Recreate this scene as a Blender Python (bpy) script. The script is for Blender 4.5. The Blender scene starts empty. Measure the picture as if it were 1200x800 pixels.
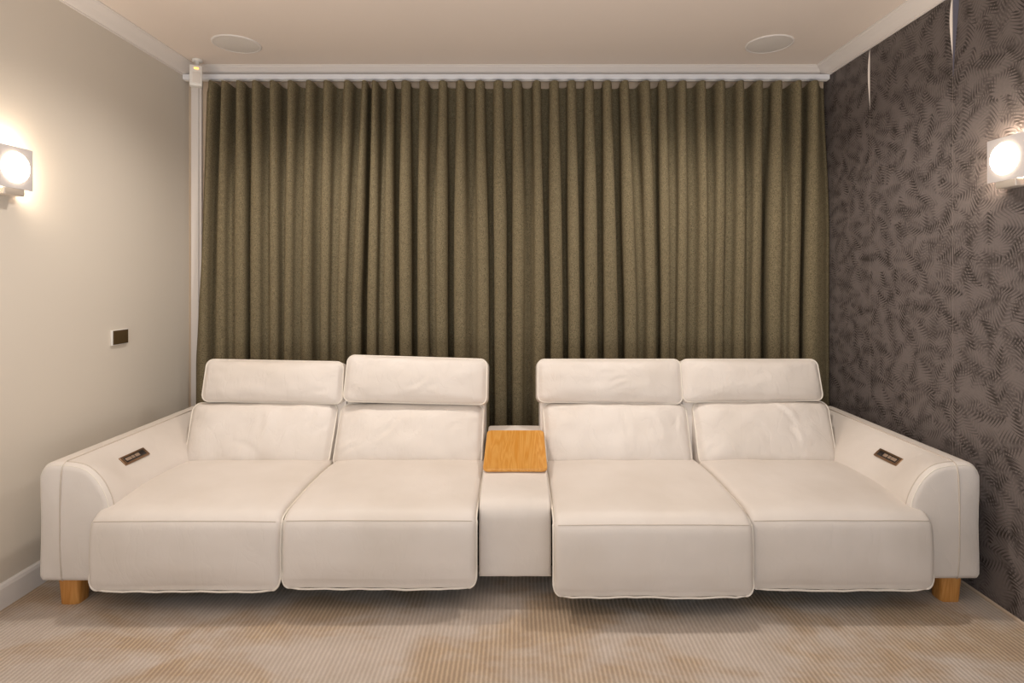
import bpy, bmesh, math, random
from mathutils import Vector, noise, Matrix
PI = math.pi
scene = bpy.context.scene
COL = scene.collection
random.seed(7)

# ------------------------------------------------------------------ helpers
def mesh_obj(name, verts, faces, mat=None, parent=None, smooth=True, autos=None):
    me = bpy.data.meshes.new(name)
    me.from_pydata([tuple(v) for v in verts], [], faces)
    me.update()
    bm = bmesh.new(); bm.from_mesh(me)
    bmesh.ops.recalc_face_normals(bm, faces=bm.faces)
    bm.to_mesh(me); bm.free()
    for p in me.polygons: p.use_smooth = smooth
    if autos is not None and smooth:
        me.set_sharp_from_angle(angle=math.radians(autos))
    o = bpy.data.objects.new(name, me)
    COL.objects.link(o)
    if mat: me.materials.append(mat)
    if parent: o.parent = parent
    return o

def empty(name, loc=(0, 0, 0)):
    o = bpy.data.objects.new(name, None)
    o.empty_display_size = .1
    o.location = loc
    COL.objects.link(o)
    return o

def tag(o, label=None, cat=None, group=None, kind=None):
    if label: o['label'] = label
    if cat: o['category'] = cat
    if group: o['group'] = group
    if kind: o['kind'] = kind
    return o

def rbox(name, c, s, r=.005, mat=None, parent=None, seg=3, rot=None):
    """bevelled box, centre c, size s"""
    bm = bmesh.new()
    bmesh.ops.create_cube(bm, size=1)
    bmesh.ops.scale(bm, vec=s, verts=bm.verts)
    if r > 0:
        bmesh.ops.bevel(bm, geom=list(bm.edges), offset=r, segments=seg, affect='EDGES', profile=.5)
    if rot: bmesh.ops.rotate(bm, cent=(0, 0, 0), matrix=rot, verts=bm.verts)
    bmesh.ops.translate(bm, vec=c, verts=bm.verts)
    me = bpy.data.meshes.new(name); bm.to_mesh(me); bm.free()
    for p in me.polygons: p.use_smooth = True
    me.set_sharp_from_angle(angle=math.radians(50))
    o = bpy.data.objects.new(name, me); COL.objects.link(o)
    if mat: me.materials.append(mat)
    if parent: o.parent = parent
    return o

def tube_data(pts, r, closed=False, n=8):
    P = [Vector(p) for p in pts]; N = len(P)
    verts, faces = [], []
    up = Vector((.13, .21, .97)).normalized(); prev = None
    for i, p in enumerate(P):
        a = P[i-1] if (i > 0 or closed) else P[i]
        b = P[(i+1) % N] if (i < N-1 or closed) else P[i]
        t = (b-a)
        t = t.normalized() if t.length > 1e-9 else Vector((0, 0, 1))
        if prev is None:
            x = t.cross(up)
            if x.length < .1: x = t.cross(Vector((1, 0, 0)))
        else:
            x = prev - t*prev.dot(t)
        x.normalize(); prev = x; y = t.cross(x)
        for k in range(n):
            a_ = 2*PI*k/n
            verts.append(p + (x*math.cos(a_)+y*math.sin(a_))*r)
    M = N if closed else N-1
    for i in range(M):
        j = (i+1) % N
        off = 0
        if closed and j == 0:
            d = [(verts[i*n]-verts[k]).length for k in range(n)]
            off = d.index(min(d))
        for k in range(n):
            faces.append((i*n+k, i*n+(k+1) % n, j*n+(k+1+off) % n, j*n+(k+off) % n))
    if not closed:
        faces.append(tuple(range(n-1, -1, -1)))
        faces.append(tuple((N-1)*n+k for k in range(n)))
    return verts, faces

def tube(name, pts, r, mat, parent=None, closed=False, n=8):
    v, f = tube_data(pts, r, closed, n)
    return mesh_obj(name, v, f, mat, parent)

def sstep(a, b, x):
    t = max(0, min(1, (x-a)/(b-a))); return t*t*(3-2*t)

# ------------------------------------------------------------------ materials
class NT:
    def __init__(s, name):
        s.m = bpy.data.materials.new(name); s.m.use_nodes = True
        s.t = s.m.node_tree; s.b = s.t.nodes['Principled BSDF']
    def n(s, ty, **kw):
        nd = s.t.nodes.new(ty)
        for k, v in kw.items(): setattr(nd, k, v)
        return nd
    def l(s, a, b): s.t.links.new(a, b)
    def put(s, sock, v):
        if isinstance(v, bpy.types.NodeSocket): s.l(v, sock)
        else: sock.default_value = v
    def math(s, op, a, b=0, c=0, clamp=False):
        nd = s.n('ShaderNodeMath', operation=op, use_clamp=clamp)
        s.put(nd.inputs[0], a); s.put(nd.inputs[1], b); s.put(nd.inputs[2], c)
        return nd.outputs[0]
    def mix(s, f, a, b):
        nd = s.n('ShaderNodeMix', data_type='RGBA')
        s.put(nd.inputs[0], f); s.put(nd.inputs[6], a); s.put(nd.inputs[7], b)
        return nd.outputs[2]
    def coord(s):
        return s.n('ShaderNodeTexCoord').outputs['Object']
    def mapping(s, v, scale=(1, 1, 1), loc=(0, 0, 0), rot=(0, 0, 0)):
        nd = s.n('ShaderNodeMapping'); s.l(v, nd.inputs[0])
        nd.inputs['Scale'].default_value = scale; nd.inputs['Location'].default_value = loc
        nd.inputs['Rotation'].default_value = rot
        return nd.outputs[0]
    def noise(s, v, scale, detail=3, rough=.5, dist=0):
        nd = s.n('ShaderNodeTexNoise'); s.l(v, nd.inputs['Vector'])
        nd.inputs['Scale'].default_value = scale; nd.inputs['Detail'].default_value = detail
        nd.inputs['Roughness'].default_value = rough; nd.inputs['Distortion'].default_value = dist
        return nd.outputs['Fac']
    def ramp(s, f, lo, hi, a=0., b=1.):
        nd = s.n('ShaderNodeMapRange', clamp=True); s.put(nd.inputs[0], f)
        nd.inputs[1].default_value = lo; nd.inputs[2].default_value = hi
        nd.inputs[3].default_value = a; nd.inputs[4].default_value = b
        return nd.outputs[0]
    def bump(s, h, strength=.3, dist=.002, nrm=None):
        nd = s.n('ShaderNodeBump'); s.l(h, nd.inputs['Height'])
        nd.inputs['Strength'].default_value = strength; nd.inputs['Distance'].default_value = dist
        if nrm is not None: s.l(nrm, nd.inputs['Normal'])
        return nd.outputs[0]
    def fin(s, color=None, rough=None, metal=None, normal=None, spec=None, emis=None, estr=None):
        b = s.b.inputs
        if color is not None: s.put(b['Base Color'], color)
        if rough is not None: s.put(b['Roughness'], rough)
        if metal is not None: s.put(b['Metallic'], metal)
        if normal is not None: s.l(normal, b['Normal'])
        if spec is not None: s.put(b['Specular IOR Level'], spec)
        if emis is not None: s.put(b['Emission Color'], emis); s.put(b['Emission Strength'], estr)
        return s.m

def C4(r, g, b): return (r, g, b, 1)
def sr(r, g, b):
    f = lambda c: ((c/255+.055)/1.055)**2.4 if c/255 > .04045 else c/255/12.92
    return (f(r), f(g), f(b), 1)

def plain(name, col, rough=.5, metal=0, spec=.5, nscale=8, var=.06):
    t = NT(name); c = t.coord(); f = t.noise(c, nscale, 2)
    d = tuple(x*(1-var) for x in col[:3])+(1,)
    return t.fin(t.mix(f, col, d), rough, metal, spec=spec)

def paint(name, col, var=.05, bs=.08):
    t = NT(name); c = t.coord()
    f = t.noise(c, 1.3, 3)
    d = tuple(x*(1-var) for x in col[:3])+(1,)
    return t.fin(t.mix(f, col, d), .75, normal=t.bump(t.noise(c, 260, 2), bs, .001), spec=.25)

M_WALL = paint('wall_paint', sr(222, 213, 200))
M_CEIL = paint('ceiling_paint', sr(232, 218, 206), .04)
M_TRIM = paint('trim_paint', sr(226, 218, 212), .02, .02)
M_SKIRT = paint('skirting_paint', sr(236, 231, 227), .03, .02)
M_BACKW = paint('back_wall_paint', sr(200, 180, 158))

def leather(name, col, wr=.35, col2=None):
    t = NT(name); c = t.coord()
    big = t.noise(c, 3.2, 3, .5)
    fine = t.n('ShaderNodeTexVoronoi'); t.l(c, fine.inputs['Vector']); fine.inputs['Scale'].default_value = 420
    cr = t.noise(t.mapping(c, (1.2, 1, .6)), 11, 3, .5, .8)
    ridge = t.math('ABSOLUTE', t.math('SUBTRACT', cr, .5))
    wr_h = t.ramp(ridge, 0, .06, 0, 1)
    soft = t.noise(c, 7, 2)
    n1 = t.bump(fine.outputs['Distance'], .12, .0006)
    n2 = t.bump(wr_h, wr*.25, .003, n1)
    n3 = t.bump(soft, wr, .012, n2)
    d = col2 or tuple(x*f for x, f in zip(col[:3], (.90, .885, .86)))+(1,)
    return t.fin(t.mix(t.ramp(big, .3, .7), col, d), .48, normal=n3, spec=.35)

CREAM = sr(228, 220, 213)
M_LEA = leather('cream_leather', CREAM, .35)
M_LEA_W = leather('cream_leather_wrinkled', CREAM, .8)
M_PIPE = plain('cream_piping_leather', sr(236, 228, 216), .45)
M_SEAM = plain('stitched_seam', sr(205, 193, 180), .7)
M_DARKFAB = plain('dark_lining_fabric', sr(38, 34, 32), .9, spec=.1)

# wood
def wood(name, a, b, axis='Y', s=1.):
    t = NT(name); c = t.coord()
    sc = {'Y': (14, 1.1, 14), 'Z': (16, 16, 1.6)}[axis]
    mp = t.mapping(c, tuple(k*s for k in sc))
    warp = t.noise(mp, 1.3, 3, .5, .6)
    rings = t.math('FRACT', t.math('MULTIPLY', warp, 9))
    lines = t.ramp(t.math('ABSOLUTE', t.math('SUBTRACT', rings, .5)), 0, .5)
    fine = t.noise(t.mapping(c, tuple(k*9*s for k in sc)), 1, 2)
    f = t.math('ADD', t.math('MULTIPLY', lines, .6), t.math('MULTIPLY', fine, .5), clamp=True)
    return t.fin(t.mix(f, a, b), .38, normal=t.bump(f, .1, .001))
M_TRAY = wood('honey_oak_veneer', sr(200, 130, 34), sr(224, 168, 90), 'Y')
M_LEG = wood('oak_leg_wood', sr(176, 112, 44), sr(206, 150, 84), 'Z')

# curtain
t = NT('olive_curtain_weave'); c = t.coord()
w1 = t.noise(t.mapping(c, (240, 240, 900)), 1, 2)
w2 = t.noise(t.mapping(c, (900, 900, 120)), 1, 2)
w3 = t.noise(c, 160, 3, .7)
w = t.math('MULTIPLY', t.math('ADD', t.math('ADD', w1, w2), w3), .3333)
cc = t.mix(t.ramp(w, .38, .62), sr(70, 62, 46), sr(146, 133, 105))
M_CURT = t.fin(cc, .95, normal=t.bump(w, .35, .002), spec=.1)

# carpet: ribs running toward the back wall, with brushed patches
t = NT('ribbed_carpet'); c = t.coord()
sp = t.n('ShaderNodeSeparateXYZ'); t.l(c, sp.inputs[0])
wob = t.noise(c, 60, 2)
xx = t.math('ADD', sp.outputs[0], t.math('MULTIPLY', wob, .004))
rib = t.math('ABSOLUTE', t.math('SUBTRACT', t.math('FRACT', t.math('MULTIPLY', xx, 66)), .5))
ribm = t.ramp(rib, .12, .42)
ydash = t.math('ABSOLUTE', t.math('SUBTRACT', t.math('FRACT', t.math('MULTIPLY', sp.outputs[1], 90)), .5))
patch = t.ramp(t.noise(t.mapping(c, (1.5, 2.6, 1)), 1.5, 4, .6, .4), .44, .60)
fuzz = t.noise(c, 420, 3, .7)
mott = t.noise(c, 9, 4, .65)
light = t.mix(t.ramp(mott, .3, .7), sr(214, 202, 192), sr(200, 187, 175))
dark = t.mix(t.ramp(mott, .3, .7), sr(208, 186, 160), sr(194, 171, 147))
base = t.mix(patch, light, dark)
ribc = t.math('MULTIPLY', t.math('SUBTRACT', 1, ribm), t.ramp(patch, 0, 1, .26, .46))
base = t.mix(ribc, base, sr(116, 100, 88))
base = t.mix(t.ramp(fuzz, .35, .65, .22, 0), base, sr(110, 88, 70))
hh = t.math('ADD', t.math('MULTIPLY', ribm, .7), t.math('ADD', t.math('MULTIPLY', fuzz, .5), t.math('MULTIPLY', ydash, .3)))
M_CARP = t.fin(base, .97, normal=t.bump(hh, .55, .004), spec=.1)

# fern wallpaper
t = NT('fern_wallpaper'); c = t.coord()
sp = t.n('ShaderNodeSeparateXYZ'); t.l(c, sp.inputs[0])
cb = t.n('ShaderNodeCombineXYZ'); t.l(sp.outputs[1], cb.inputs[0]); t.l(sp.outputs[2], cb.inputs[1])
flat = cb.outputs[0]
def fern(off, scale, freq, w0, L):
    p = t.mapping(flat, (1, 1, 1), off)
    vo = t.n('ShaderNodeTexVoronoi', voronoi_dimensions='2D'); t.l(p, vo.inputs['Vector'])
    vo.inputs['Scale'].default_value = scale; vo.inputs['Randomness'].default_value = .85
    sub = t.n('ShaderNodeVectorMath', operation='SUBTRACT'); t.l(p, sub.inputs[0]); t.l(vo.outputs['Position'], sub.inputs[1])
    col = t.n('ShaderNodeSeparateColor'); t.l(vo.outputs['Color'], col.inputs[0])
    ro = t.n('ShaderNodeVectorRotate', rotation_type='Z_AXIS'); t.l(sub.outputs[0], ro.inputs['Vector'])
    t.l(t.math('MULTIPLY', col.outputs[0], 6.283), ro.inputs['Angle'])
    q = t.n('ShaderNodeSeparateXYZ'); t.l(ro.outputs[0], q.inputs[0])
    u, v = q.outputs[0], q.outputs[1]
    bend = t.math('MULTIPLY', t.math('SUBTRACT', col.outputs[1], .5), 9)
    u = t.math('ADD', u, t.math('MULTIPLY', bend, t.math('MULTIPLY', v, v)))
    au = t.math('ABSOLUTE', u)
    ph = t.math('MULTIPLY', t.math('SUBTRACT', v, t.math('MULTIPLY', t.math('POWER', t.math('MULTIPLY', au, 20), 1.25), .042)), freq)
    tri = t.math('MULTIPLY', t.math('ABSOLUTE', t.math('SUBTRACT', t.math('FRACT', ph), .5)), 2)
    vv = t.math('DIVIDE', v, L)
    W = t.math('MULTIPLY', t.math('SUBTRACT', 1, t.math('MULTIPLY', vv, vv), clamp=True), w0)
    rel = t.math('DIVIDE', au, t.math('MAXIMUM', W, .0005))
    thr = t.math('MULTIPLY', t.math('SUBTRACT', 1, rel, clamp=True), .74)
    leaf = t.math('SUBTRACT', thr, tri); side = t.ramp(u, -.006, .006, .45, 1)
    return t.math('MULTIPLY', t.ramp(leaf, -.06, .14), side)
f1 = fern((0, 0, 0), 9.5, 66, .050, .080)
f2 = fern((.37, .61, 0), 8.5, 60, .056, .088)
f3 = fern((.83, .17, 0), 10.5, 70, .046, .072)
big = t.noise(flat, 15, 2)
warp = t.n('ShaderNodeTexNoise'); t.l(flat, warp.inputs['Vector']); warp.inputs['Scale'].default_value = 9
ff = t.math('MAXIMUM', t.math('MULTIPLY', f1, 1.), t.math('MULTIPLY', f2, .8))
ff = t.math('MAXIMUM', ff, t.math('MULTIPLY', f3, .75))
ff = t.math('MULTIPLY', ff, t.ramp(big, .38, .54, .50, 1))
bg = t.mix(t.noise(flat, 90, 2), sr(122, 112, 108), sr(106, 98, 96))
col = t.mix(t.math('MULTIPLY', ff, .85), bg, sr(34, 28, 24))
seam = t.math('ABSOLUTE', t.math('SUBTRACT', t.math('FRACT', t.math('DIVIDE', t.math('SUBTRACT', sp.outputs[1], 2.864-.272+.544*8), .544)), .5))
seamm = t.ramp(seam, .0015, .0035, .42, 0)
col = t.mix(seamm, col, sr(150, 138, 130))
M_PAPER = t.fin(col, .62, normal=t.bump(ff, .15, .001), spec=.3)

M_WHITE = plain('white_plastic', sr(232, 228, 222), .4)
M_TRACK = plain('white_track_metal', sr(236, 236, 240), .35)
M_BROWN = plain('brown_glass_panel', sr(82, 66, 44), .15)
M_BRONZE = plain('bronze_frame', sr(140, 110, 84), .35, .7)
M_BLACK = plain('black_plastic', sr(34, 26, 24), .35)
M_BUTTON = plain('pale_bronze_button', sr(172, 148, 128), .4, .3)
M_CHROME = plain('brushed_nickel', sr(226, 214, 202), .35, .5)
M_GREY = plain('speaker_grille', sr(224, 216, 208), .6)
M_PEEL = plain('wallpaper_backing', sr(226, 214, 204), .6)
M_GAP = plain('bare_wall_strip', sr(104, 104, 122), .7)
t = NT('frosted_glass'); c = t.coord()
M_FROST = t.fin(t.mix(t.noise(c, 5), sr(176, 166, 160), sr(190, 182, 176)), .22, .1, spec=.6, emis=C4(.62, .56, .54), estr=.34)
t = NT('lit_diffuser')
M_LIT = t.fin(C4(1, .93, .82), .5, emis=C4(1, .86, .68), estr=16.)
t = NT('lamp_lens')
M_LENS = t.fin(C4(1, .93, .82), .5, emis=C4(1, .86, .70), estr=12.)
t = NT('amber_indicator')
M_AMBER = t.fin(sr(255, 180, 90), .4, emis=C4(1, .45, .1), estr=2.5)

# ------------------------------------------------------------------ room shell
XL, XR, YB, YF, ZC = -1.893, 1.768, 3.30, -1.6, 2.412
def quad_box(name, a, b, mat):
    o = rbox(name, tuple((p+q)/2 for p, q in zip(a, b)), tuple(abs(q-p) for p, q in zip(a, b)), 0, mat)
    return tag(o, kind='structure')
quad_box('floor', (XL-.1, YF, -.1), (XR+.1, YB+.1, 0), M_CARP)
quad_box('ceiling', (XL-.1, YF, ZC), (XR+.1, YB+.1, ZC+.1), M_CEIL)
quad_box('wall_left', (XL-.1, YF, 0), (XL, YB+.1, ZC), M_WALL)
wr = quad_box('wall_right', (XR, YF, 0), (XR+.1, YB+.1, ZC), M_PAPER)
quad_box('wall_back', (XL, YB, 0), (XR, YB+.1, ZC), M_BACKW)

# cornice profile (distance from wall, drop from ceiling)
prof = [(0, 0), (.080, 0), (.080, .004), (.074, .006), (.071, .010), (.060, .016), (.044, .027), (.030, .040), (.021, .047), (.016, .050), (.009, .051), (.008, .056), (0, .056)]
def cornice(name, pts_fn, ends):
    v, f = [], []
    n = len(prof)
    for e in ends:
        for (d, h) in prof: v.append(pts_fn(d, h, e))
    for i in range(n):
        j = (i+1) % n
        f.append((i, j, n+j, n+i))
    f.append(tuple(range(n))); f.append(tuple(range(2*n-1, n-1, -1)))
    return tag(mesh_obj(name, v, f, M_TRIM, smooth=False), kind='structure')
cornice('trim_1', lambda d, h, e: (XL+d, (YB-d) if e else YF, ZC-h), (0, 1))
cornice('trim_2', lambda d, h, e: ((XR-d) if e else (XL+d), YB-d, ZC-h), (0, 1))
cornice('trim_3', lambda d, h, e: (XR-d, (YB-d) if e else YF, ZC-h), (0, 1))

def prism_y(name, section, y0, y1, mat):
    n = len(section); v = [(x, y0, z) for x, z in section]+[(x, y1, z) for x, z in section]
    f = [(i, (i+1) % n, n+(i+1) % n, n+i) for i in range(n)]+[tuple(range(n)), tuple(range(2*n-1, n-1, -1))]
    return tag(mesh_obj(name, v, f, mat, smooth=False), kind='structure')
prism_y('baseboard_left', [(XL, 0), (XL+.014, 0), (XL+.014, .075), (XL+.010, .086), (XL+.004, .092), (XL, .092)], YF, YB, M_SKIRT)
prism_y('baseboard_right', [(XR, 0), (XR-.007, 0), (XR-.007, .006), (XR, .010)], YF, YB, plain('carpet_edge_strip', sr(196, 176, 156), .7))
# window architrave behind the curtain
rbox('trim_4', (XL+.045, YB-.012, 1.175), (.044, .024, 2.35), .004, M_TRIM)['kind'] = 'structure'
rbox('trim_5', (XL+.074, YB-.009, 1.175), (.014, .018, 2.35), .003, M_TRIM)['kind'] = 'structure'

# peeling wallpaper seams on the right wall
def peel(y, z0, z1, w, name='peeling_wallpaper_edge'):
    v, f = [], []; N = 30
    for i in range(N+1):
        k = i/N; z = z0+(z1-z0)*k
        b = w*math.sin(PI*(k**.75))**1.2 if k < 1 else 0
        v += [(XR-.0008, y, z), (XR-.0008-b*.6, y+.001, z), (XR-.0008-b, y+.006*b/w, z)]
    for i in range(N):
        a = i*3
        f += [(a, a+1, a+4, a+3), (a+1, a+2, a+5, a+4)]
    o = mesh_obj(name, v, f, M_PEEL, wr)
    o['label'] = 'pale lifted wallpaper edge'
peel(2.864, 2.355, 2.05, .007)
peel(2.32, 2.355, 2.10, .008)
# exposed strip next to the nearer seam
v, f = [], []
for i in range(21):
    k = i/20; z = 2.356-.33*k; b = .034*(1-k)**.8*math.cos(k*1.2)+.002
    v += [(XR-.0012, 2.318, z), (XR-.0012, 2.318-b, z)]
for i in range(20): f.append((2*i, 2*i+1, 2*i+3, 2*i+2))
mesh_obj('bare_wall_gap', v, f, M_GAP, wr)

# ------------------------------------------------------------------ curtain track & curtain
tr = empty('curtain_track', (0, 3.245, 2.345))
rbox('rail', (-.062, 0, .0), (XR-XL-.006, .040, .030), .004, M_TRACK, tr)
rbox('rail_channel', (-.062, 0, -.0175), (XR-XL-.02, .016, .005), .001, M_GREY, tr)
tag(tr, 'white curtain track running wall to wall below the cornice', 'curtain track')

PK0 = [247,261,279,299,319,340,362,382,407,427,438,456,474,496,518,540,562,584,606,629,650,670,691,712,733,757,778,801,824,846,869,890,914,936,955]
PK1 = [239,258,280,299,321,337,359,380,402,418,437,454,474,496,516,540,565,586,607,631,652,673,692,715,739,762,780,799,826,843,869,886,911,932,953]
deep = {9:.085,11:.085,12:.07,14:.085,16:.065,17:.085,19:.08,20:.07,21:.08,22:.065,23:.085,25:.06,2:.055,6:.05,31:.075,33:.075,0:.045,4:.045,27:.04,29:.045}
ZT, ZM, ZB = 2.306, 1.33, .012
def c_px(i, z):
    a = (ZT-z)/(ZT-ZM)
    if a > 1.25: a = 1.25+(a-1.25)*.2
    return PK0[i]+(PK1[i]-PK0[i])*a
rows = [ZT-.0, ZT-.004, ZT-.012, ZT-.03, ZT-.06]+[ZT-.1-(ZT-.1-ZB)*k/46 for k in range(47)]
SPF = 22
verts, faces = [], []
nrow = None
for z in rows:
    a = (ZT-z)/(ZT-ZM)
    row = []
    def W(px): return (px-606)*3.18/670
    low = sstep(.0, .9, a)
    # left return edge
    left = 236-(a*5 if a < 1 else 5+(a-1)*16 if a < 1.6 else 14.6)
    if a < .06: left = 239-(a/.06)*0
    x0 = W(left); xp = W(c_px(0, z))
    for k in range(8):
        q = k/8
        row.append((x0+(xp-x0)*q, 3.262-.09*math.sin(q*PI/2)**.8))
    for i in range(len(PK0)):
        xa = W(c_px(i, z))
        xb = W(c_px(i+1, z)) if i < len(PK0)-1 else 1.763
        last = i == len(PK0)-1
        dep = .118*(1-low)+min(.122, deep.get(i, .036)*1.6)*low
        dep *= 1+.15*noise.noise(Vector((i*3.1, z*1.1, 0)))
        om2 = (-.01*(1-low)+(.09 if deep.get(i, .028) > .05 else .015)*low); omega = (.07+.05*(deep.get(i, .028) > .05))*(1-.15*low)
        fr = .006*noise.noise(Vector((i*1.7+5, z*.8, 2)))
        fr2 = .006*noise.noise(Vector(((i+1)*1.7+5, z*.8, 2)))
        d = xb-xa
        steps = SPF if not last else SPF//2
        # sub folds: little secondary ridges in the shallow valleys
        for k in range(steps+(1 if last else 0)):
            p = k/SPF
            if last: p = k/steps*.5; xx_ = xa+d*(p*2)
            else: xx_ = xa+d*p+omega*d*math.sin(4*PI*p)+om2*d*math.sin(2*PI*p)+.08*d*noise.noise(Vector((i*2.3, z*.9, 7)))*math.sin(2*PI*p)**2
            y = 3.168+fr*(1-p)+fr2*p+dep*((1-math.cos(2*PI*p))/2)**(.85+.25*low)
            y += .0035*low*math.sin(6*PI*p+i*2)*math.sin(PI*p)
            # heading tape pulls the top slightly back
            if z > ZT-.02: y += .002
            row.append((xx_, min(y, 3.292)))
    # top outline: peaks stand proud, valleys dip
    zz = z
    for (x, y) in row:
        dz = 0
        if z > ZT-.05:
            q = (y-3.168)/.1
            dz = -.010*min(1, max(0, q))*(1-(ZT-z)/.05)
        verts.append((x, y, zz+dz))
    nrow = len(row)
for r in range(len(rows)-1):
    for k in range(nrow-1):
        faces.append((r*nrow+k, r*nrow+k+1, (r+1)*nrow+k+1, (r+1)*nrow+k))
cur = mesh_obj('curtain', verts, faces, M_CURT)
so = cur.modifiers.new('thick', 'SOLIDIFY'); so.thickness = .0015; so.offset = 0
tag(cur, 'floor-length olive brown woven curtain hanging in wave folds behind the sofa', 'curtain')

# ------------------------------------------------------------------ sofa
sofa = empty('sofa', (-.026, 2.6, 0))
tag(sofa, 'long cream leather four-seat recliner sofa with a centre console', 'sofa')
SO = Vector(sofa.location)
def sp_(v): return [Vector(p)-SO for p in v]
def smesh(name, v, f, mat, parent=sofa, **kw): return mesh_obj(name, sp_(v), f, mat, parent, **kw)
def stube(name, pts, r, mat, parent=sofa, closed=False, n=8): return tube(name, sp_(pts), r, mat, parent, closed, n)
def sbox(name, c, s, r, mat, parent=sofa, **kw): return rbox(name, tuple(Vector(c)-SO), s, r, mat, parent, **kw)

# ---- arm, built for the left side; mirrored for the right
def catmull(P, n):
    out = []
    for i in range(len(P)-1):
        p0 = P[max(i-1, 0)]; p1 = P[i]; p2 = P[i+1]; p3 = P[min(i+2, len(P)-1)]
        for k in range(n):
            t_ = k/n
            out.append(tuple(.5*((2*b)+(-a+c_)*t_+(2*a-5*b+4*c_-d)*t_*t_+(-a+3*b-3*c_+d)*t_**3) for a, b, c_, d in zip(p0, p1, p2, p3)))
    out.append(tuple(P[-1])); return out

def arm(side, xo, zb):
    """xo outer x; inward = -side.  section given as (inward distance from outer face, z)"""
    def section(f):   # f = 1 at the front, 0 further back
        outer = [(.012, zb), (.004, zb+.010), (0, zb+.035), (-.001, .30), (0, .47), (.004, .497), (.014, .517), (.030, .527), (.055, .531), (.088, .530)]
        front = [(.088, .530), (.125, .527), (.170, .514), (.212, .480), (.245, .430), (.264, .375), (.268, .30), (.266, zb+.03), (.258, zb+.008), (.240, zb)]
        rear = [(.088, .530), (.118, .512), (.160, .474), (.200, .434), (.236, .397), (.258, .350), (.265, .30), (.262, zb+.03), (.254, zb+.008), (.240, zb)]
        inner = [tuple(a*f+b*(1-f) for a, b in zip(p, q)) for p, q in zip(front, rear)]
        return catmull(outer, 3)[:-1]+catmull(inner, 5)
    X = lambda d: xo-side*d
    YA, YE = 2.098, 3.06
    ys = [(0, 0), (.002, .008), (.006, .015), (.012, .021), (.020, .025), (.03, .0265)]
    stations = []
    # (y, inset)
    for dy, k in ys: stations.append((YA+dy, .0265-k))
    for y in [2.15, 2.18, 2.21, 2.25, 2.3, 2.36, 2.45, 2.55, 2.65, 2.75, 2.85, 2.95, 3.03]: stations.append((y, 0))
    stations += [(3.05, .006), (3.06, .02)]
    V, F = [], []
    n = len(section(1))
    cx, cz = .12, .30
    def ring(y, ins, shrink=1., push=0):
        f = 1-sstep(2.12, 2.34, y)
        s_ = section(f)
        out = []
        for (d, z) in s_:
            vx, vz = d-cx, z-cz
            L = math.hypot(vx, vz)
            k = (L-ins)/L*shrink
            # softly padded long sides
            out.append(Vector((X(cx+vx*k), y-push, cz+vz*k)))
        return out
    for sh, push in ((.0, .012), (.35, .011), (.7, .007), (.9, .002)):
        if sh == 0: V.append(Vector((X(cx), YA-push, cz)))
        else: V += ring(YA, .0265, sh, push)
    for y, ins in stations: V += ring(y, ins)
    for sh in (.6, .2): V += ring(3.062, .02, sh)
    R = (len(V)-1)//n
    for k in range(n): F.append((0, 1+k, 1+(k+1) % n))
    for r in range(R-1):
        for k in range(n):
            a = 1+r*n+k; b = 1+r*n+(k+1) % n
            F.append((a, b, b+n, a+n))
    F.append(tuple(1+(R-1)*n+k for k in range(n)))
    o = smesh('armrest', V, F, M_LEA)
    o['label'] = 'armrest at the plain wall end' if side < 0 else 'armrest at the wallpapered wall end'
    # piping around front face
    Sf = section(1)
    def off(d, z, e):
        vx, vz = d-cx, z-cz; L = math.hypot(vx, vz); k = (L+e)/L
        return cx+vx*k, cz+vz*k
    pts = [Vector((X(off(d, z, -.011)[0]), YA+.008, off(d, z, -.011)[1])) for d, z in Sf]
    if side > 0:
        pp = [p for p, (d, z) in zip(pts, Sf)]
        stube('piping', pp, .0026, M_PIPE, o)
    else:
        stube('piping', pts, .0022, M_PIPE, o)
    # inner seam: curve on the front face edge, top of arm, vertical seam down the front
    seam_pts = [(X(.088), y, .5305) for y in (3.02, 2.8, 2.6, 2.4, 2.25, 2.15, 2.13)]
    seam_pts += [(X(.088), 2.118, .528), (X(.0885), 2.108, .522), (X(.089), 2.1, .512), (X(.09), 2.093, .49), (X(.091), 2.088, .44), (X(.091), 2.0865, .36), (X(.091), 2.0865, .25), (X(.090), 2.090, .18), (X(.088), 2.0965, zb+.03), (X(.086), 2.106, zb+.006)]
    stube('seam', seam_pts, .0026, M_SEAM, o)
    cur_pts = []
    for (d, z) in Sf:
        if d >= .088 and z > .36:
            a, b = off(d, z, -.001); cur_pts.append((X(a), YA+.023, b))
    stube('seam', cur_pts, .0022, M_SEAM, o)
    return o, X
armL, XLf = arm(-1, -1.760, .090)
armR, XRf = arm(1, 1.706, .098)

# legs (wooden, slightly tapering to the floor, rounded)
def leg(x, y, h, w=.082, d=.07, flip=1):
    V, F = [], []
    ring = []
    for k in range(32):
        a = 2*PI*k/32; c_, s_ = math.cos(a), math.sin(a)
        ring.append((math.copysign(abs(c_)**.45, c_), math.copysign(abs(s_)**.45, s_)))
    st = [(0, .86), (.004, .89), (.02, .905), (.06, .94), (h, 1.0)]
    for z, k in st:
        for (a, b) in ring: V.append((x+a*w/2*k+flip*(z-h)*.04, y+b*d/2*k, z))
    n = 32
    for r in range(len(st)-1):
        for k in range(n): F.append((r*n+k, r*n+(k+1) % n, (r+1)*n+(k+1) % n, (r+1)*n+k))
    F += [tuple(range(n)), tuple((len(st)-1)*n+k for k in range(n))]
    return smesh('leg', V, F, M_LEG, autos=60)
leg(-1.665, 2.150, .098, flip=-1); leg(1.625, 2.165, .106)
leg(-1.665, 2.98, .098, flip=-1); leg(1.625, 2.98, .106)

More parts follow.
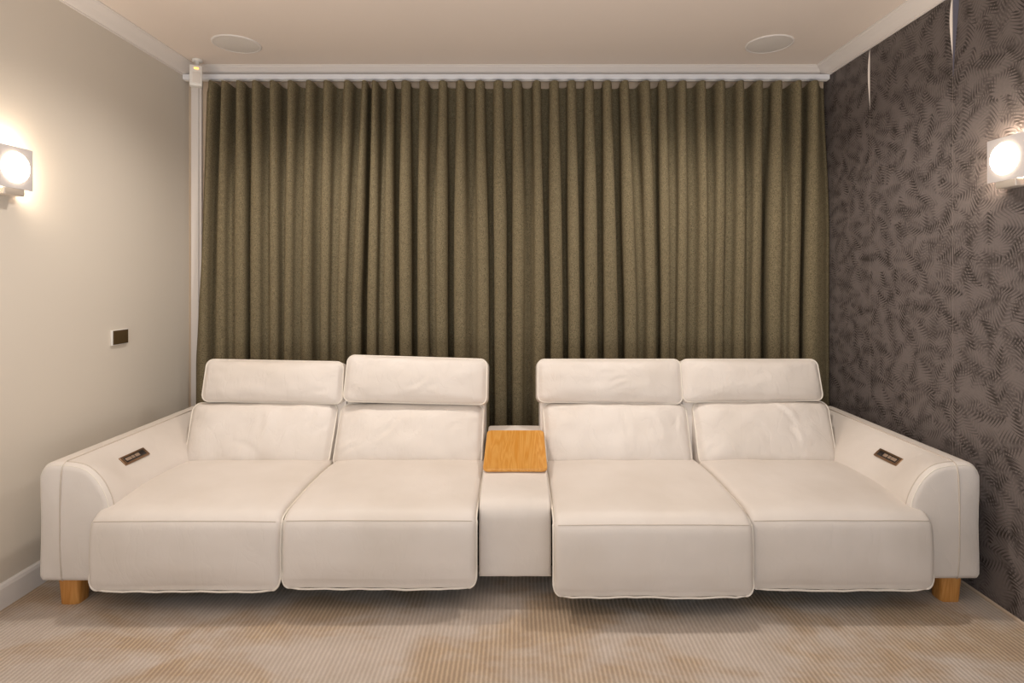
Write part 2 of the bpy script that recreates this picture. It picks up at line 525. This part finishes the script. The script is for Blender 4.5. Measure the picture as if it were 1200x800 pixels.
# ---- seats
def seat(x0, x1, dy, dz, seed, label=None, crown=.012):
    hw = (x1-x0)/2; cx = (x0+x1)/2
    zb = .086+dz; yf = 2.052+dy
    P = [(2.80, .352), (2.68, .362), (2.55, .372), (2.40, .376), (2.26, .374), (2.15+dy*.5, .368), (2.105+dy, .362), (2.078+dy, .352), (yf+.008, .336), (yf-.001, .318), (yf-.006, .29), (yf-.010, .24), (yf-.010, .18), (yf-.008, .140), (yf-.0055, zb+.034), (yf-.002, zb+.020), (yf, zb+.009), (yf+.003, zb+.002), (yf+.008, zb)]
    P = catmull(P, 5)
    N = len(P); NU = 48
    V, F = [], []
    def HW(i):
        y, z = P[i]; h = hw
        if y < 2.3 and z < zb+.04:
            q = (zb+.04-z)/.04; h = hw-.032*(1-math.sqrt(max(0, 1-q*q)))
        if z < .34: h += .002
        return h
    nrm = []
    for i in range(N):
        a = P[max(i-1, 0)]; b = P[min(i+1, N-1)]
        ty, tz = b[0]-a[0], b[1]-a[1]; L = math.hypot(ty, tz) or 1
        nrm.append((tz/L, -ty/L))       # outward
    def pos(i, u):
        y, z = P[i]; ny, nz = nrm[i]
        au = abs(u)
        e = max(0, (au-.93)/.07)
        drop = .020*(1-math.sqrt(max(0, 1-e*e)))
        if y < 2.3 and z < zb+.06: drop *= max(0, (z-zb)/.06)
        s_ = i/(N-1)
        cr = crown*(1-u**4)*(1 if y > 2.3 else sstep(zb-.002, zb+.11, z))
        cr += .004*noise.noise(Vector((u*1.8+seed, s_*3, seed*.7)))*(1-au**6)
        # soft vertical tension folds on the front
        cr += .0012*noise.noise(Vector((u*9+seed*3, s_*2.2, 3)))*(1-au**8)
        return Vector((cx+u*HW(i), y+ny*(cr-drop), z+nz*(cr-drop)))
    for i in range(N):
        for k in range(NU+1): 
            u = math.sin((k/NU*2-1)*PI/2*.86)/math.sin(PI/2*.86)
            V.append(pos(i, u))
    for i in range(N-1):
        for k in range(NU):
            a = i*(NU+1)+k
            F.append((a, a+1, a+NU+2, a+NU+1))
    # sides: go down to an inner line, closing the body
    for sgn, kk in ((-1, 0), (1, NU)):
        base = len(V)
        for i in range(N):
            y, z = P[i]; V.append(Vector((cx+sgn*(HW(i)-.012), max(y+.03, yf+.045), max(z-.03 if i < N*.5 else z, zb+.02) if i < N-4 else zb+.02)))
        for i in range(N-1):
            F.append((i*(NU+1)+kk, (i+1)*(NU+1)+kk, base+i+1, base+i))
        # big side panel
        c0 = len(V); V.append(Vector((cx+sgn*(hw-.014), 2.8, zb+.03)))
        for i in range(N-1): F.append((base+i, base+i+1, c0))
    o = smesh('seat_cushion', V, F, M_LEA)
    if label: o['label'] = label
    # piping
    L_ = [pos(i, -1) for i in range(N)]; R_ = [pos(i, 1) for i in range(N)]
    bottom = [pos(N-1, u/10) for u in range(-9, 10)]
    bottom = [p+Vector((0, -.007, 0)) for p in bottom]
    def outw(p, sgn): return p+Vector((sgn*.001, 0, 0))
    path = [outw(p, -1) for p in L_]+[p+Vector((0, -.001, -.001+.0012*math.sin(j*1.7+seed))) for j, p in enumerate(bottom)]+[outw(p, 1) for p in reversed(R_)]
    stube('piping', path, .0036, M_PIPE, o)
    # seam where the top panel meets the front panel
    j = min(range(N), key=lambda i: abs(P[i][1]-.334)+(1 if P[i][0] > 2.2 else 0))
    sm = []
    for k in range(41):
        u = -1+k/20
        p = pos(j, u); sm.append(p+Vector((0, nrm[j][0]*.0004, nrm[j][1]*.0004)))
    stube('seam', sm, .0016, M_SEAM, o)
    return o
seat(-1.537, -.856, 0, 0, 1.3)
seat(-.846, -.150, .006, .006, 2.9)
seat(.132, .836, -.030, -.004, 5.1)
seat(.842, 1.500, .006, .002, 7.7)

# ---- pillow with piped front face and gusset
def pillow(name, corners, H, D, r, wr=1., creases=(), seed=0, mat=M_LEA_W, top_r=.0, nu=72, nv=36, pw=3.2, pipe=.0034, edge=.5):
    """corners: TL, TR, BR, BL of the seam outline (3-D). H bulge toward the viewer, D gusset depth"""
    TL, TR, BR, BL = [Vector(c) for c in corners]
    ex = ((TR-TL)+(BR-BL)).normalized(); ey = ((TL-BL)+(TR-BR)).normalized()
    nn = ex.cross(ey).normalized()            # toward viewer (-Y)
    if nn.y > 0: nn = -nn
    w = ((TR-TL).length+(BR-BL).length)/4; h = ((TL-BL).length+(TR-BR).length)/4
    def bil(u, v):
        a = (u+1)/2; b = (v+1)/2
        return BL*(1-a)*(1-b)+BR*a*(1-b)+TL*(1-a)*b+TR*a*b
    def rr(u, v):
        """square (u,v) -> rounded rectangle coords, plus ring k"""
        k = max(abs(u), abs(v))
        if k < 1e-6: return 0, 0, 0
        U, V_ = u/k, v/k
        X_, Y_ = U*w, V_*h
        rad = r
        cxx, cyy = w-rad, h-rad
        if abs(X_) > cxx and abs(Y_) > cyy:
            # project onto the corner arc
            dx = abs(X_)-cxx; dy = abs(Y_)-cyy
            a = math.atan2(dy, dx)
            # spread the angle evenly
            X_ = math.copysign(cxx+rad*math.cos(a), X_); Y_ = math.copysign(cyy+rad*math.sin(a), Y_)
        return X_/w*k, Y_/h*k, k
    def front(u, v):
        a, b, k = rr(u, v)
        e = max(0, 1-k)
        bulge = (1-abs(a)**pw)**.5*(1-abs(b)**pw)**.5*min(1, e/.06)**.5 if k < 1 else 0
        hgt = H*bulge
        if k < 1:
            fade = min(1, e/.15)
            q = Vector((a*2.2+seed, b*1.3, seed*.37))
            hgt += wr*.006*fade*noise.noise(q*1.6)
            # puckers perpendicular to the seam
            pk = max(0, 1-e/.28)*min(1, e/.03)
            hgt += wr*.0022*pk*noise.noise(Vector((a*w*60, seed, 1)) if abs(b)*h/w*1.0 > abs(a)-(1-h/w) else Vector((seed, b*h*60, 2)))
            for (ax, ay, bx, by, dpt, wid) in creases:
                px, py = a*w, b*h; ax_, ay_, bx_, by_ = ax*w, ay*h, bx*w, by*h
                dx, dy = bx_-ax_, by_-ay_; L2 = dx*dx+dy*dy
                t_ = max(0, min(1, ((px-ax_)*dx+(py-ay_)*dy)/L2))
                # slight curve
                ox = -dy*.12*math.sin(PI*t_); oy = dx*.12*math.sin(PI*t_)
                qx, qy = px-(ax_+dx*t_+ox), py-(ay_+dy*t_+oy)
                dd = math.hypot(qx, qy); s_ = math.sin(PI*min(1, max(0, t_)))
                side_ = (qx*-dy+qy*dx)/math.sqrt(L2)
                hgt += -dpt*s_*math.exp(-(dd/wid)**2)+dpt*.8*s_*math.exp(-((side_-wid*1.5)/wid)**2)*math.exp(-(max(0, dd-wid*3)/wid)**2)*(1 if dd < wid*4 else 0)
        return bil(a, b)+nn*hgt
    V, F = [], []
    for j in range(nv+1):
        for i in range(nu+1):
            # concentrate samples near edges
            uu = math.sin((i/nu*2-1)*PI/2*.8)/math.sin(PI/2*.8)
            vv = math.sin((j/nv*2-1)*PI/2*.8)/math.sin(PI/2*.8)
            V.append(front(uu, vv))
    for j in range(nv):
        for i in range(nu):
            a = j*(nu+1)+i; F.append((a, a+1, a+nu+2, a+nu+1))
    loop = [i for i in range(nu+1)]+[(j)*(nu+1)+nu for j in range(1, nv+1)]+[nv*(nu+1)+i for i in range(nu-1, -1, -1)]+[j*(nu+1) for j in range(nv-1, 0, -1)]
    n = len(loop); seam_ = [V[i].copy() for i in loop]
    cen = (TL+TR+BL+BR)/4
    prev = loop
    for q, (k, dd) in enumerate(((1.0, .25), (1.0, .6), (.985, .85), (.93, 1.0), (.5, 1.02))):
        base = len(V)
        for p in seam_:
            rel = p-cen
            outw = rel.normalized()*(.008*math.sin(PI*min(1, dd)))
            V.append(cen+rel*k-nn*(D*dd)+outw)
        for i in range(n):
            F.append((prev[i], prev[(i+1) % n], base+(i+1) % n, base+i))
        prev = list(range(base, base+n))
    F.append(tuple(prev))
    o = smesh(name, V, F, mat)
    stube('piping', [p+nn*.001 for p in seam_], pipe, M_PIPE, o, closed=True)
    return o

# back cushions (lower) : corners px-derived
def P3(u, v, Y):
    s_ = 670/Y
    return Vector(((u-606)/s_, Y, 1.212-(v-325)/s_))
def back(uTL, uTR, uBR, uBL, vT, vB, seed, creases=(), yT=2.80, yB=2.63, r=.045):
    return pillow('back_cushion', (P3(uTL, vT, yT), P3(uTR, vT, yT), P3(uBR, vB, yB), P3(uBL, vB, yB)), .062, .09, r, 1.3, creases, seed)
back(227, 397, 384, 215, 472, 549, 1.1, [(.0, .75, .02, -.2, .006, .016), (-.35, -.3, .1, -.75, .004, .014), (.75, .7, .6, .1, .004, .012), (.93, .3, .7, -.05, .004, .012)])
back(401, 567, 564, 389, 473, 548, 4.2, [(-.1, .7, -.6, -.4, .005, .014), (.2, .55, .0, -.2, .004, .014), (.5, -.1, .8, .3, .004, .014), (-.9, -.75, -.6, -.4, .005, .012)])
back(636, 803, 812, 641, 472, 548, 7.9, [(.05, .6, .1, -.4, .004, .014), (-.85, .7, -.55, .4, .005, .012), (.4, .6, .55, -.3, .004, .014), (.8, .6, .75, .0, .004, .012)])
back(811, 969, 982, 820, 470, 547, 11.3, [(.1, .8, .42, .0, .009, .012), (.28, .1, .42, -.5, .009, .011), (-.2, .2, .0, -.5, .003, .016), (-.9, -.8, -.75, -.4, .005, .012)])

# headrests
def head(pts, seed, creases=(), y=2.80):
    (a, b, c_, d) = pts
    return pillow('headrest', (P3(*a, y+.03), P3(*b, y+.03), P3(*c_, y-.03), P3(*d, y-.03)), .052, .10, .034, .9, creases, seed, pw=2.6, nv=30)
head(((243, 421), (403, 424), (401, 473), (236, 470)), 2.2, [(.85, -.2, .6, -.45, .003, .012)])
head(((408, 416), (571, 421), (570, 474), (402, 470)), 5.5, [(.2, .3, -.15, -.4, .004, .012), (.35, -.05, .15, -.35, .003, .01)], 2.775)
head(((630, 421), (797, 421), (800, 473), (630, 471)), 8.1, [(-.2, .2, .1, .25, .003, .012), (-.05, -.25, .25, .1, .004, .010), (0, -.5, .3, -.2, .003, .01)], 2.80)
head(((797, 421), (957, 421), (965, 469), (800, 471)), 12.4, [(.1, .4, .2, -.3, .003, .014)], 2.80)

# back shells behind the cushions, brackets under the headrests
def shell(x0, x1):
    V, F = [], []
    P = [(2.70, .20), (2.735, .40), (2.80, .60), (2.84, .625), (2.92, .62), (2.965, .55), (2.985, .35), (2.985, .14), (2.75, .14)]
    P = catmull(P+[P[0]], 4)[:-1]; n = len(P)
    hw = (x1-x0)/2; cx = (x0+x1)/2
    st = [(-1, .93), (-.995, .965), (-.985, .985), (-.96, 1), (.96, 1), (.985, .985), (.995, .965), (1, .93)]
    cy = sum(p[0] for p in P)/n; cz = sum(p[1] for p in P)/n
    for u, k in st:
        for (y, z) in P: V.append((cx+u*hw, cy+(y-cy)*(1-(1-k)*.8), cz+(z-cz)*(1-(1-k)*.35)))
    for r in range(len(st)-1):
        for k in range(n): F.append((r*n+k, r*n+(k+1) % n, (r+1)*n+(k+1) % n, (r+1)*n+k))
    F += [tuple(range(n)), tuple((len(st)-1)*n+k for k in range(n))]
    return smesh('backrest', V, F, M_LEA)
shell(-1.500, -.836); shell(-.832, -.158); shell(.112, .806); shell(.810, 1.462)
for xs in ((-1.32, -1.0), (-.66, -.30), (.26, .64), (.94, 1.30)):
    for x in xs:
        sbox('headrest_bracket', (x, 2.86, .635), (.035, .008, .12), .002, M_BLACK)

# ---- console: side profile lofted across x
def console(x0, x1):
    P = [(2.135, .100), (2.130, .110), (2.128, .20), (2.128, .29), (2.131, .325), (2.142, .352), (2.165, .371), (2.20, .382), (2.26, .388), (2.33, .391), (2.385, .397), (2.50, .418), (2.75, .4605), (2.83, .473), (2.848, .470), (2.856, .455), (2.856, .30), (2.856, .11), (2.84, .10)]
    P = catmull(P, 4); n = len(P)
    hw = (x1-x0)/2; cx = (x0+x1)/2
    V, F = [], []
    st = []
    for k in range(7):
        a = k/6*PI/2; st.append((-hw+.012*(1-math.sin(a)), .012*(1-math.cos(a))*1))
    st = [(-hw+.012*(1-math.sin(a)), .012*(1-math.sin(PI/2-a+0)) if False else .012*(1-math.sin(a))) for a in [0]]+[]
    for k in range(7):
        a = k/6*PI/2
        st.append((-hw+.012*(1-math.cos(a)), .012*(1-math.sin(a))))
    st = st[1:]
    st += [(-hw*.5, -.001), (0, -.002), (hw*.5, -.001)]+[(-x, i) for x, i in reversed(st[:7])]
    nr = []
    for i in range(n):
        a = P[max(i-1, 0)]; b = P[min(i+1, n-1)]; ty, tz = b[0]-a[0], b[1]-a[1]; L = math.hypot(ty, tz) or 1
        nr.append((-tz/L, ty/L))
    for x, ins in st:
        for i, (y, z) in enumerate(P):
            ny, nz = nr[i]
            V.append((cx+x, y-ny*ins, z-nz*ins))
    for r in range(len(st)-1):
        for k in range(n): F.append((r*n+k, r*n+(k+1) % n, (r+1)*n+(k+1) % n, (r+1)*n+k))
    F += [tuple(range(n)), tuple((len(st)-1)*n+k for k in range(n))]
    return smesh('console', V, F, M_LEA, autos=70)
con = console(-.143, .127)
stube('piping', [(-.141+.268*k/10, 2.134, .1005) for k in range(11)], .003, M_PIPE, con)

# hidden chassis under the seats
sbox('base_frame', (-.026, 2.56, .15), (2.92, .74, .09), .01, M_DARKFAB)
sbox('seat_support', (-.85, 2.45, .22), (1.34, .60, .20), .02, M_DARKFAB)
sbox('seat_support', (.81, 2.45, .22), (1.32, .60, .20), .02, M_DARKFAB)

# ---- control panels on the inner faces of the arms
def panel(X, side, y0, y1, o, dmid=.168, zmid=.4665):
    # face direction in the XZ plane at this height
    g = Vector((-side*.044, 0, -.040)).normalized()     # down the slope, inward
    e2 = Vector((0, 1, 0)); nrm = Vector((-side*.040, 0, .044)).normalized()
    c_ = Vector((X(dmid), (y0+y1)/2, zmid))+nrm*.003
    L = y1-y0
    m = Matrix((( e2.x, g.x, nrm.x), (e2.y, g.y, nrm.y), (e2.z, g.z, nrm.z)))
    pf = sbox('control_panel', c_, (L, .042, .008), .0035, M_BRONZE, o, rot=m)
    pf['label'] = 'bronze control panel with a row of buttons'
    sbox('inset', c_+nrm*.0035, (L*.80, .025, .003), .001, M_BLACK, pf, rot=m)
    s = -1
    for k, (t_, ln) in enumerate(((-.27, .2), (-.09, .1), (.08, .16), (.28, .17))):
        b = sbox('button', c_+nrm*.0055+e2*(t_*L), (ln*L, .014, .003), .0012, M_BUTTON if k < 3 else M_BLACK, pf, rot=m)
        if k == 3: b['label'] = 'black socket'
panel(XLf, -1, 2.300, 2.452, armL)
panel(XRf, 1, 2.292, 2.440, armR)

# ------------------------------------------------------------------ wooden tray
tray = empty('tray', (-.008, 2.565, .4330))
tag(tray, 'honey-coloured oak tray lying on the centre console of the sofa', 'tray')
V, F = [], []
hw, hd, rad = .135, .186, .022
out = []
for (sx, sy, a0) in ((1, 1, 0), (-1, 1, 90), (-1, -1, 180), (1, -1, 270)):
    for k in range(9):
        a = math.radians(a0+k*90/8)
        out.append((sx*(hw-rad)+rad*math.cos(a), sy*(hd-rad)+rad*math.sin(a)))
n = len(out)
for z, k in ((0, .975), (.002, .995), (.007, 1.0), (.012, 1.0), (.014, .992), (.0145, .975), (.0135, .955), (.0130, .94)):
    for x, y in out: V.append((x*k if k < .99 else x*k, y*(1-(1-k)*hw/hd), z))
for r in range(7):
    for k in range(n): F.append((r*n+k, r*n+(k+1) % n, (r+1)*n+(k+1) % n, (r+1)*n+k))
F += [tuple(range(n)), tuple(7*n+k for k in range(n))]
tb = mesh_obj('tray_board', V, F, M_TRAY, tray, autos=40)
tray.rotation_euler = (math.atan2(.4605-.397, .365)+.0, 0, 0)

# ------------------------------------------------------------------ wall sconces
def sconce(side, y, z, label):
    xw = XL if side < 0 else XR
    s = -side     # inward direction
    t_ = empty('wall_sconce', (xw, y, z))
    tag(t_, label, 'wall light', 'square wall sconces')
    rbox('backplate', (s*.006, 0, -.035), (.012, .09, .11), .003, M_CHROME, t_)
    rbox('bracket', (s*.030, .0, -.089), (.048, .085, .026), .003, M_CHROME, t_)
    g = rbox('glass_plate', (s*.052, 0, 0), (.006, .153, .153), .001, M_FROST, t_)
    # round lit diffuser
    V, F = [], []
    st = [(0, .056), (.004, .056), (.010, .052), (.015, .040), (.018, .02), (.0185, .001)]
    for dx, r in st:
        for k in range(40):
            a = 2*PI*k/40; V.append((s*(.055+dx), r*math.cos(a), r*math.sin(a)))
    for r in range(len(st)-1):
        for k in range(40): F.append((r*40+k, r*40+(k+1) % 40, (r+1)*40+(k+1) % 40, (r+1)*40+k))
    F += [tuple(range(40)), tuple((len(st)-1)*40+k for k in range(40))]
    mesh_obj('diffuser', V, F, M_LIT, t_)
    for dy, dz, e in ((.0, -.04, 1.0), (0, .045, .5)):
        L = bpy.data.lights.new('sconce_lamp', 'POINT'); L.energy = 4.6*e; L.shadow_soft_size = .02
        L.color = (1, .84, .66)
        lo = bpy.data.objects.new('sconce_lamp', L); lo.location = (xw+s*.030, y+dy, z+dz); COL.objects.link(lo)
sconce(-1, 2.094, 1.615, 'lit square glass wall sconce on the plain cream wall')
sconce(1, 2.008, 1.630, 'lit square glass wall sconce on the dark fern wallpaper')

# ------------------------------------------------------------------ light switch
sw = empty('light_switch', (XL, 2.714, .930))
tag(sw, 'small rectangular switch with dark brown face on the plain cream wall', 'light switch')
rbox('backplate', (.005, 0, 0), (.010, .108, .072), .002, M_WHITE, sw)
rbox('switch_face', (.0115, 0, 0), (.004, .100, .065), .001, M_BROWN, sw)

# ------------------------------------------------------------------ motion sensor
ms = empty('motion_sensor', (-1.762, 3.15, ZC))
tag(ms, 'white motion sensor with amber indicator on a bracket in the ceiling corner', 'sensor')
def disc(name, c, r, h, mat, parent, n=24):
    V, F = [], []
    for z, k in ((0, .9), (.002, 1), (h-.002, 1), (h, .92)):
        for i in range(n):
            a = 2*PI*i/n; V.append((c[0]+r*k*math.cos(a), c[1]+r*k*math.sin(a), c[2]+z))
    for r_ in range(3):
        for i in range(n): F.append((r_*n+i, r_*n+(i+1) % n, (r_+1)*n+(i+1) % n, (r_+1)*n+i))
    F += [tuple(range(n)), tuple(3*n+i for i in range(n))]
    return mesh_obj(name, V, F, mat, parent, autos=40)
disc('mounting_base', (0, 0, -.014), .026, .014, M_WHITE, ms)
disc('swivel_arm', (0.003, -.006, -.062), .011, .05, M_WHITE, ms)
rotm = Matrix.Rotation(math.radians(28), 3, 'Z') @ Matrix.Rotation(math.radians(-8), 3, 'X')
bc = Vector((.018, -.045, -.108))
bd = rbox('housing', bc, (.062, .036, .118), .007, M_WHITE, ms, rot=rotm)
rbox('lens_window', bc+rotm @ Vector((.003, -.0185, -.014)), (.038, .003, .062), .0012, M_GREY, ms, rot=rotm)
rbox('indicator', bc+rotm @ Vector((.002, -.019, .038)), (.022, .003, .010), .0012, M_AMBER, ms, rot=rotm)

# ------------------------------------------------------------------ ceiling speakers, downlights and added fill spots
def speaker(x, y, label):
    t_ = empty('ceiling_speaker', (x, y, ZC)); tag(t_, label, 'speaker', 'round ceiling speakers')
    V, F = [], []; n = 56
    st = [(.118, 0), (.118, -.003), (.112, -.006), (.107, -.006), (.106, -.004)]
    for r, z in st:
        for i in range(n): a = 2*PI*i/n; V.append((r*math.cos(a), r*math.sin(a), z))
    for r_ in range(len(st)-1):
        for i in range(n): F.append((r_*n+i, r_*n+(i+1) % n, (r_+1)*n+(i+1) % n, (r_+1)*n+i))
    mesh_obj('rim', V, F, M_TRIM, t_)
    disc('grille', (0, 0, -.0055), .1065, .004, M_GREY, t_, 56)
Ys = 670*1.2/(325-51.5)
speaker((277.5-606)*Ys/670, Ys, 'round flush ceiling speaker near the motion sensor corner')
speaker((901.5-606)*Ys/670, Ys, 'round flush ceiling speaker near the dark wallpapered wall')

def spot(x, y, e, ang=150, blend=1, size=.05, col=(1, .915, .83), z=ZC-.03):
    L = bpy.data.lights.new('downlight_and_fill_lamp', 'SPOT'); L.energy = e; L.spot_size = math.radians(ang); L.spot_blend = blend
    L.shadow_soft_size = size; L.color = col
    o = bpy.data.objects.new('downlight_and_fill_lamp', L); o.location = (x, y, z); COL.objects.link(o)
for x in (-.943, .83):
    spot(x, 2.40, 50, 148, .85, .04)
for x in (-.95, .85):  # unseen spots added to fill the sofa fronts and walls
    spot(x, .95, 17, 150, 1, .12)
for x in (-.95, .85):  # weaker unseen spots, added as fill further back
    spot(x, -.5, 6, 150, 1, .25)

# world ambient through the open rear of the room, then added area fills
w = bpy.data.worlds.new('World'); scene.world = w; w.use_nodes = True
bg = w.node_tree.nodes['Background']; bg.inputs[0].default_value = (.95, .98, 1, 1); bg.inputs[1].default_value = .8
L = bpy.data.lights.new('ceiling_fill_uplight', 'AREA'); L.energy = 40; L.shape = 'RECTANGLE'; L.size = 2.8; L.size_y = 1.6; L.color = (1, .97, .94)  # unseen up-light added to brighten the ceiling
o = bpy.data.objects.new('ceiling_fill_uplight', L); o.location = (-.05, .35, .5); o.rotation_euler = (math.radians(172), 0, 0); COL.objects.link(o)

L = bpy.data.lights.new('cool_front_fill', 'AREA'); L.energy = 18; L.shape = 'RECTANGLE'; L.size = 3.2; L.size_y = 1.8; L.color = (.80, .91, 1)  # unseen cool area light added as frontal fill, no window there
o = bpy.data.objects.new('cool_front_fill', L); o.location = (-.05, -1.4, 1.1); o.rotation_euler = (math.radians(86), 0, 0); COL.objects.link(o)

# ------------------------------------------------------------------ camera
cam = bpy.data.cameras.new('camera'); cam.sensor_width = 36; cam.lens = 670*36/1200
cam.shift_x = -6/1200; cam.shift_y = -75/1200; cam.clip_start = .05
co = bpy.data.objects.new('camera', cam); co.location = (0, 0, 1.212); co.rotation_euler = (math.radians(90), 0, 0)
COL.objects.link(co); scene.camera = co
scene.view_settings.view_transform = 'Standard'
scene.view_settings.look = 'None'
scene.view_settings.exposure = 0
scene.view_settings.gamma = 1.0
scene.cycles.use_denoising = True
scene.cycles.max_bounces = 8
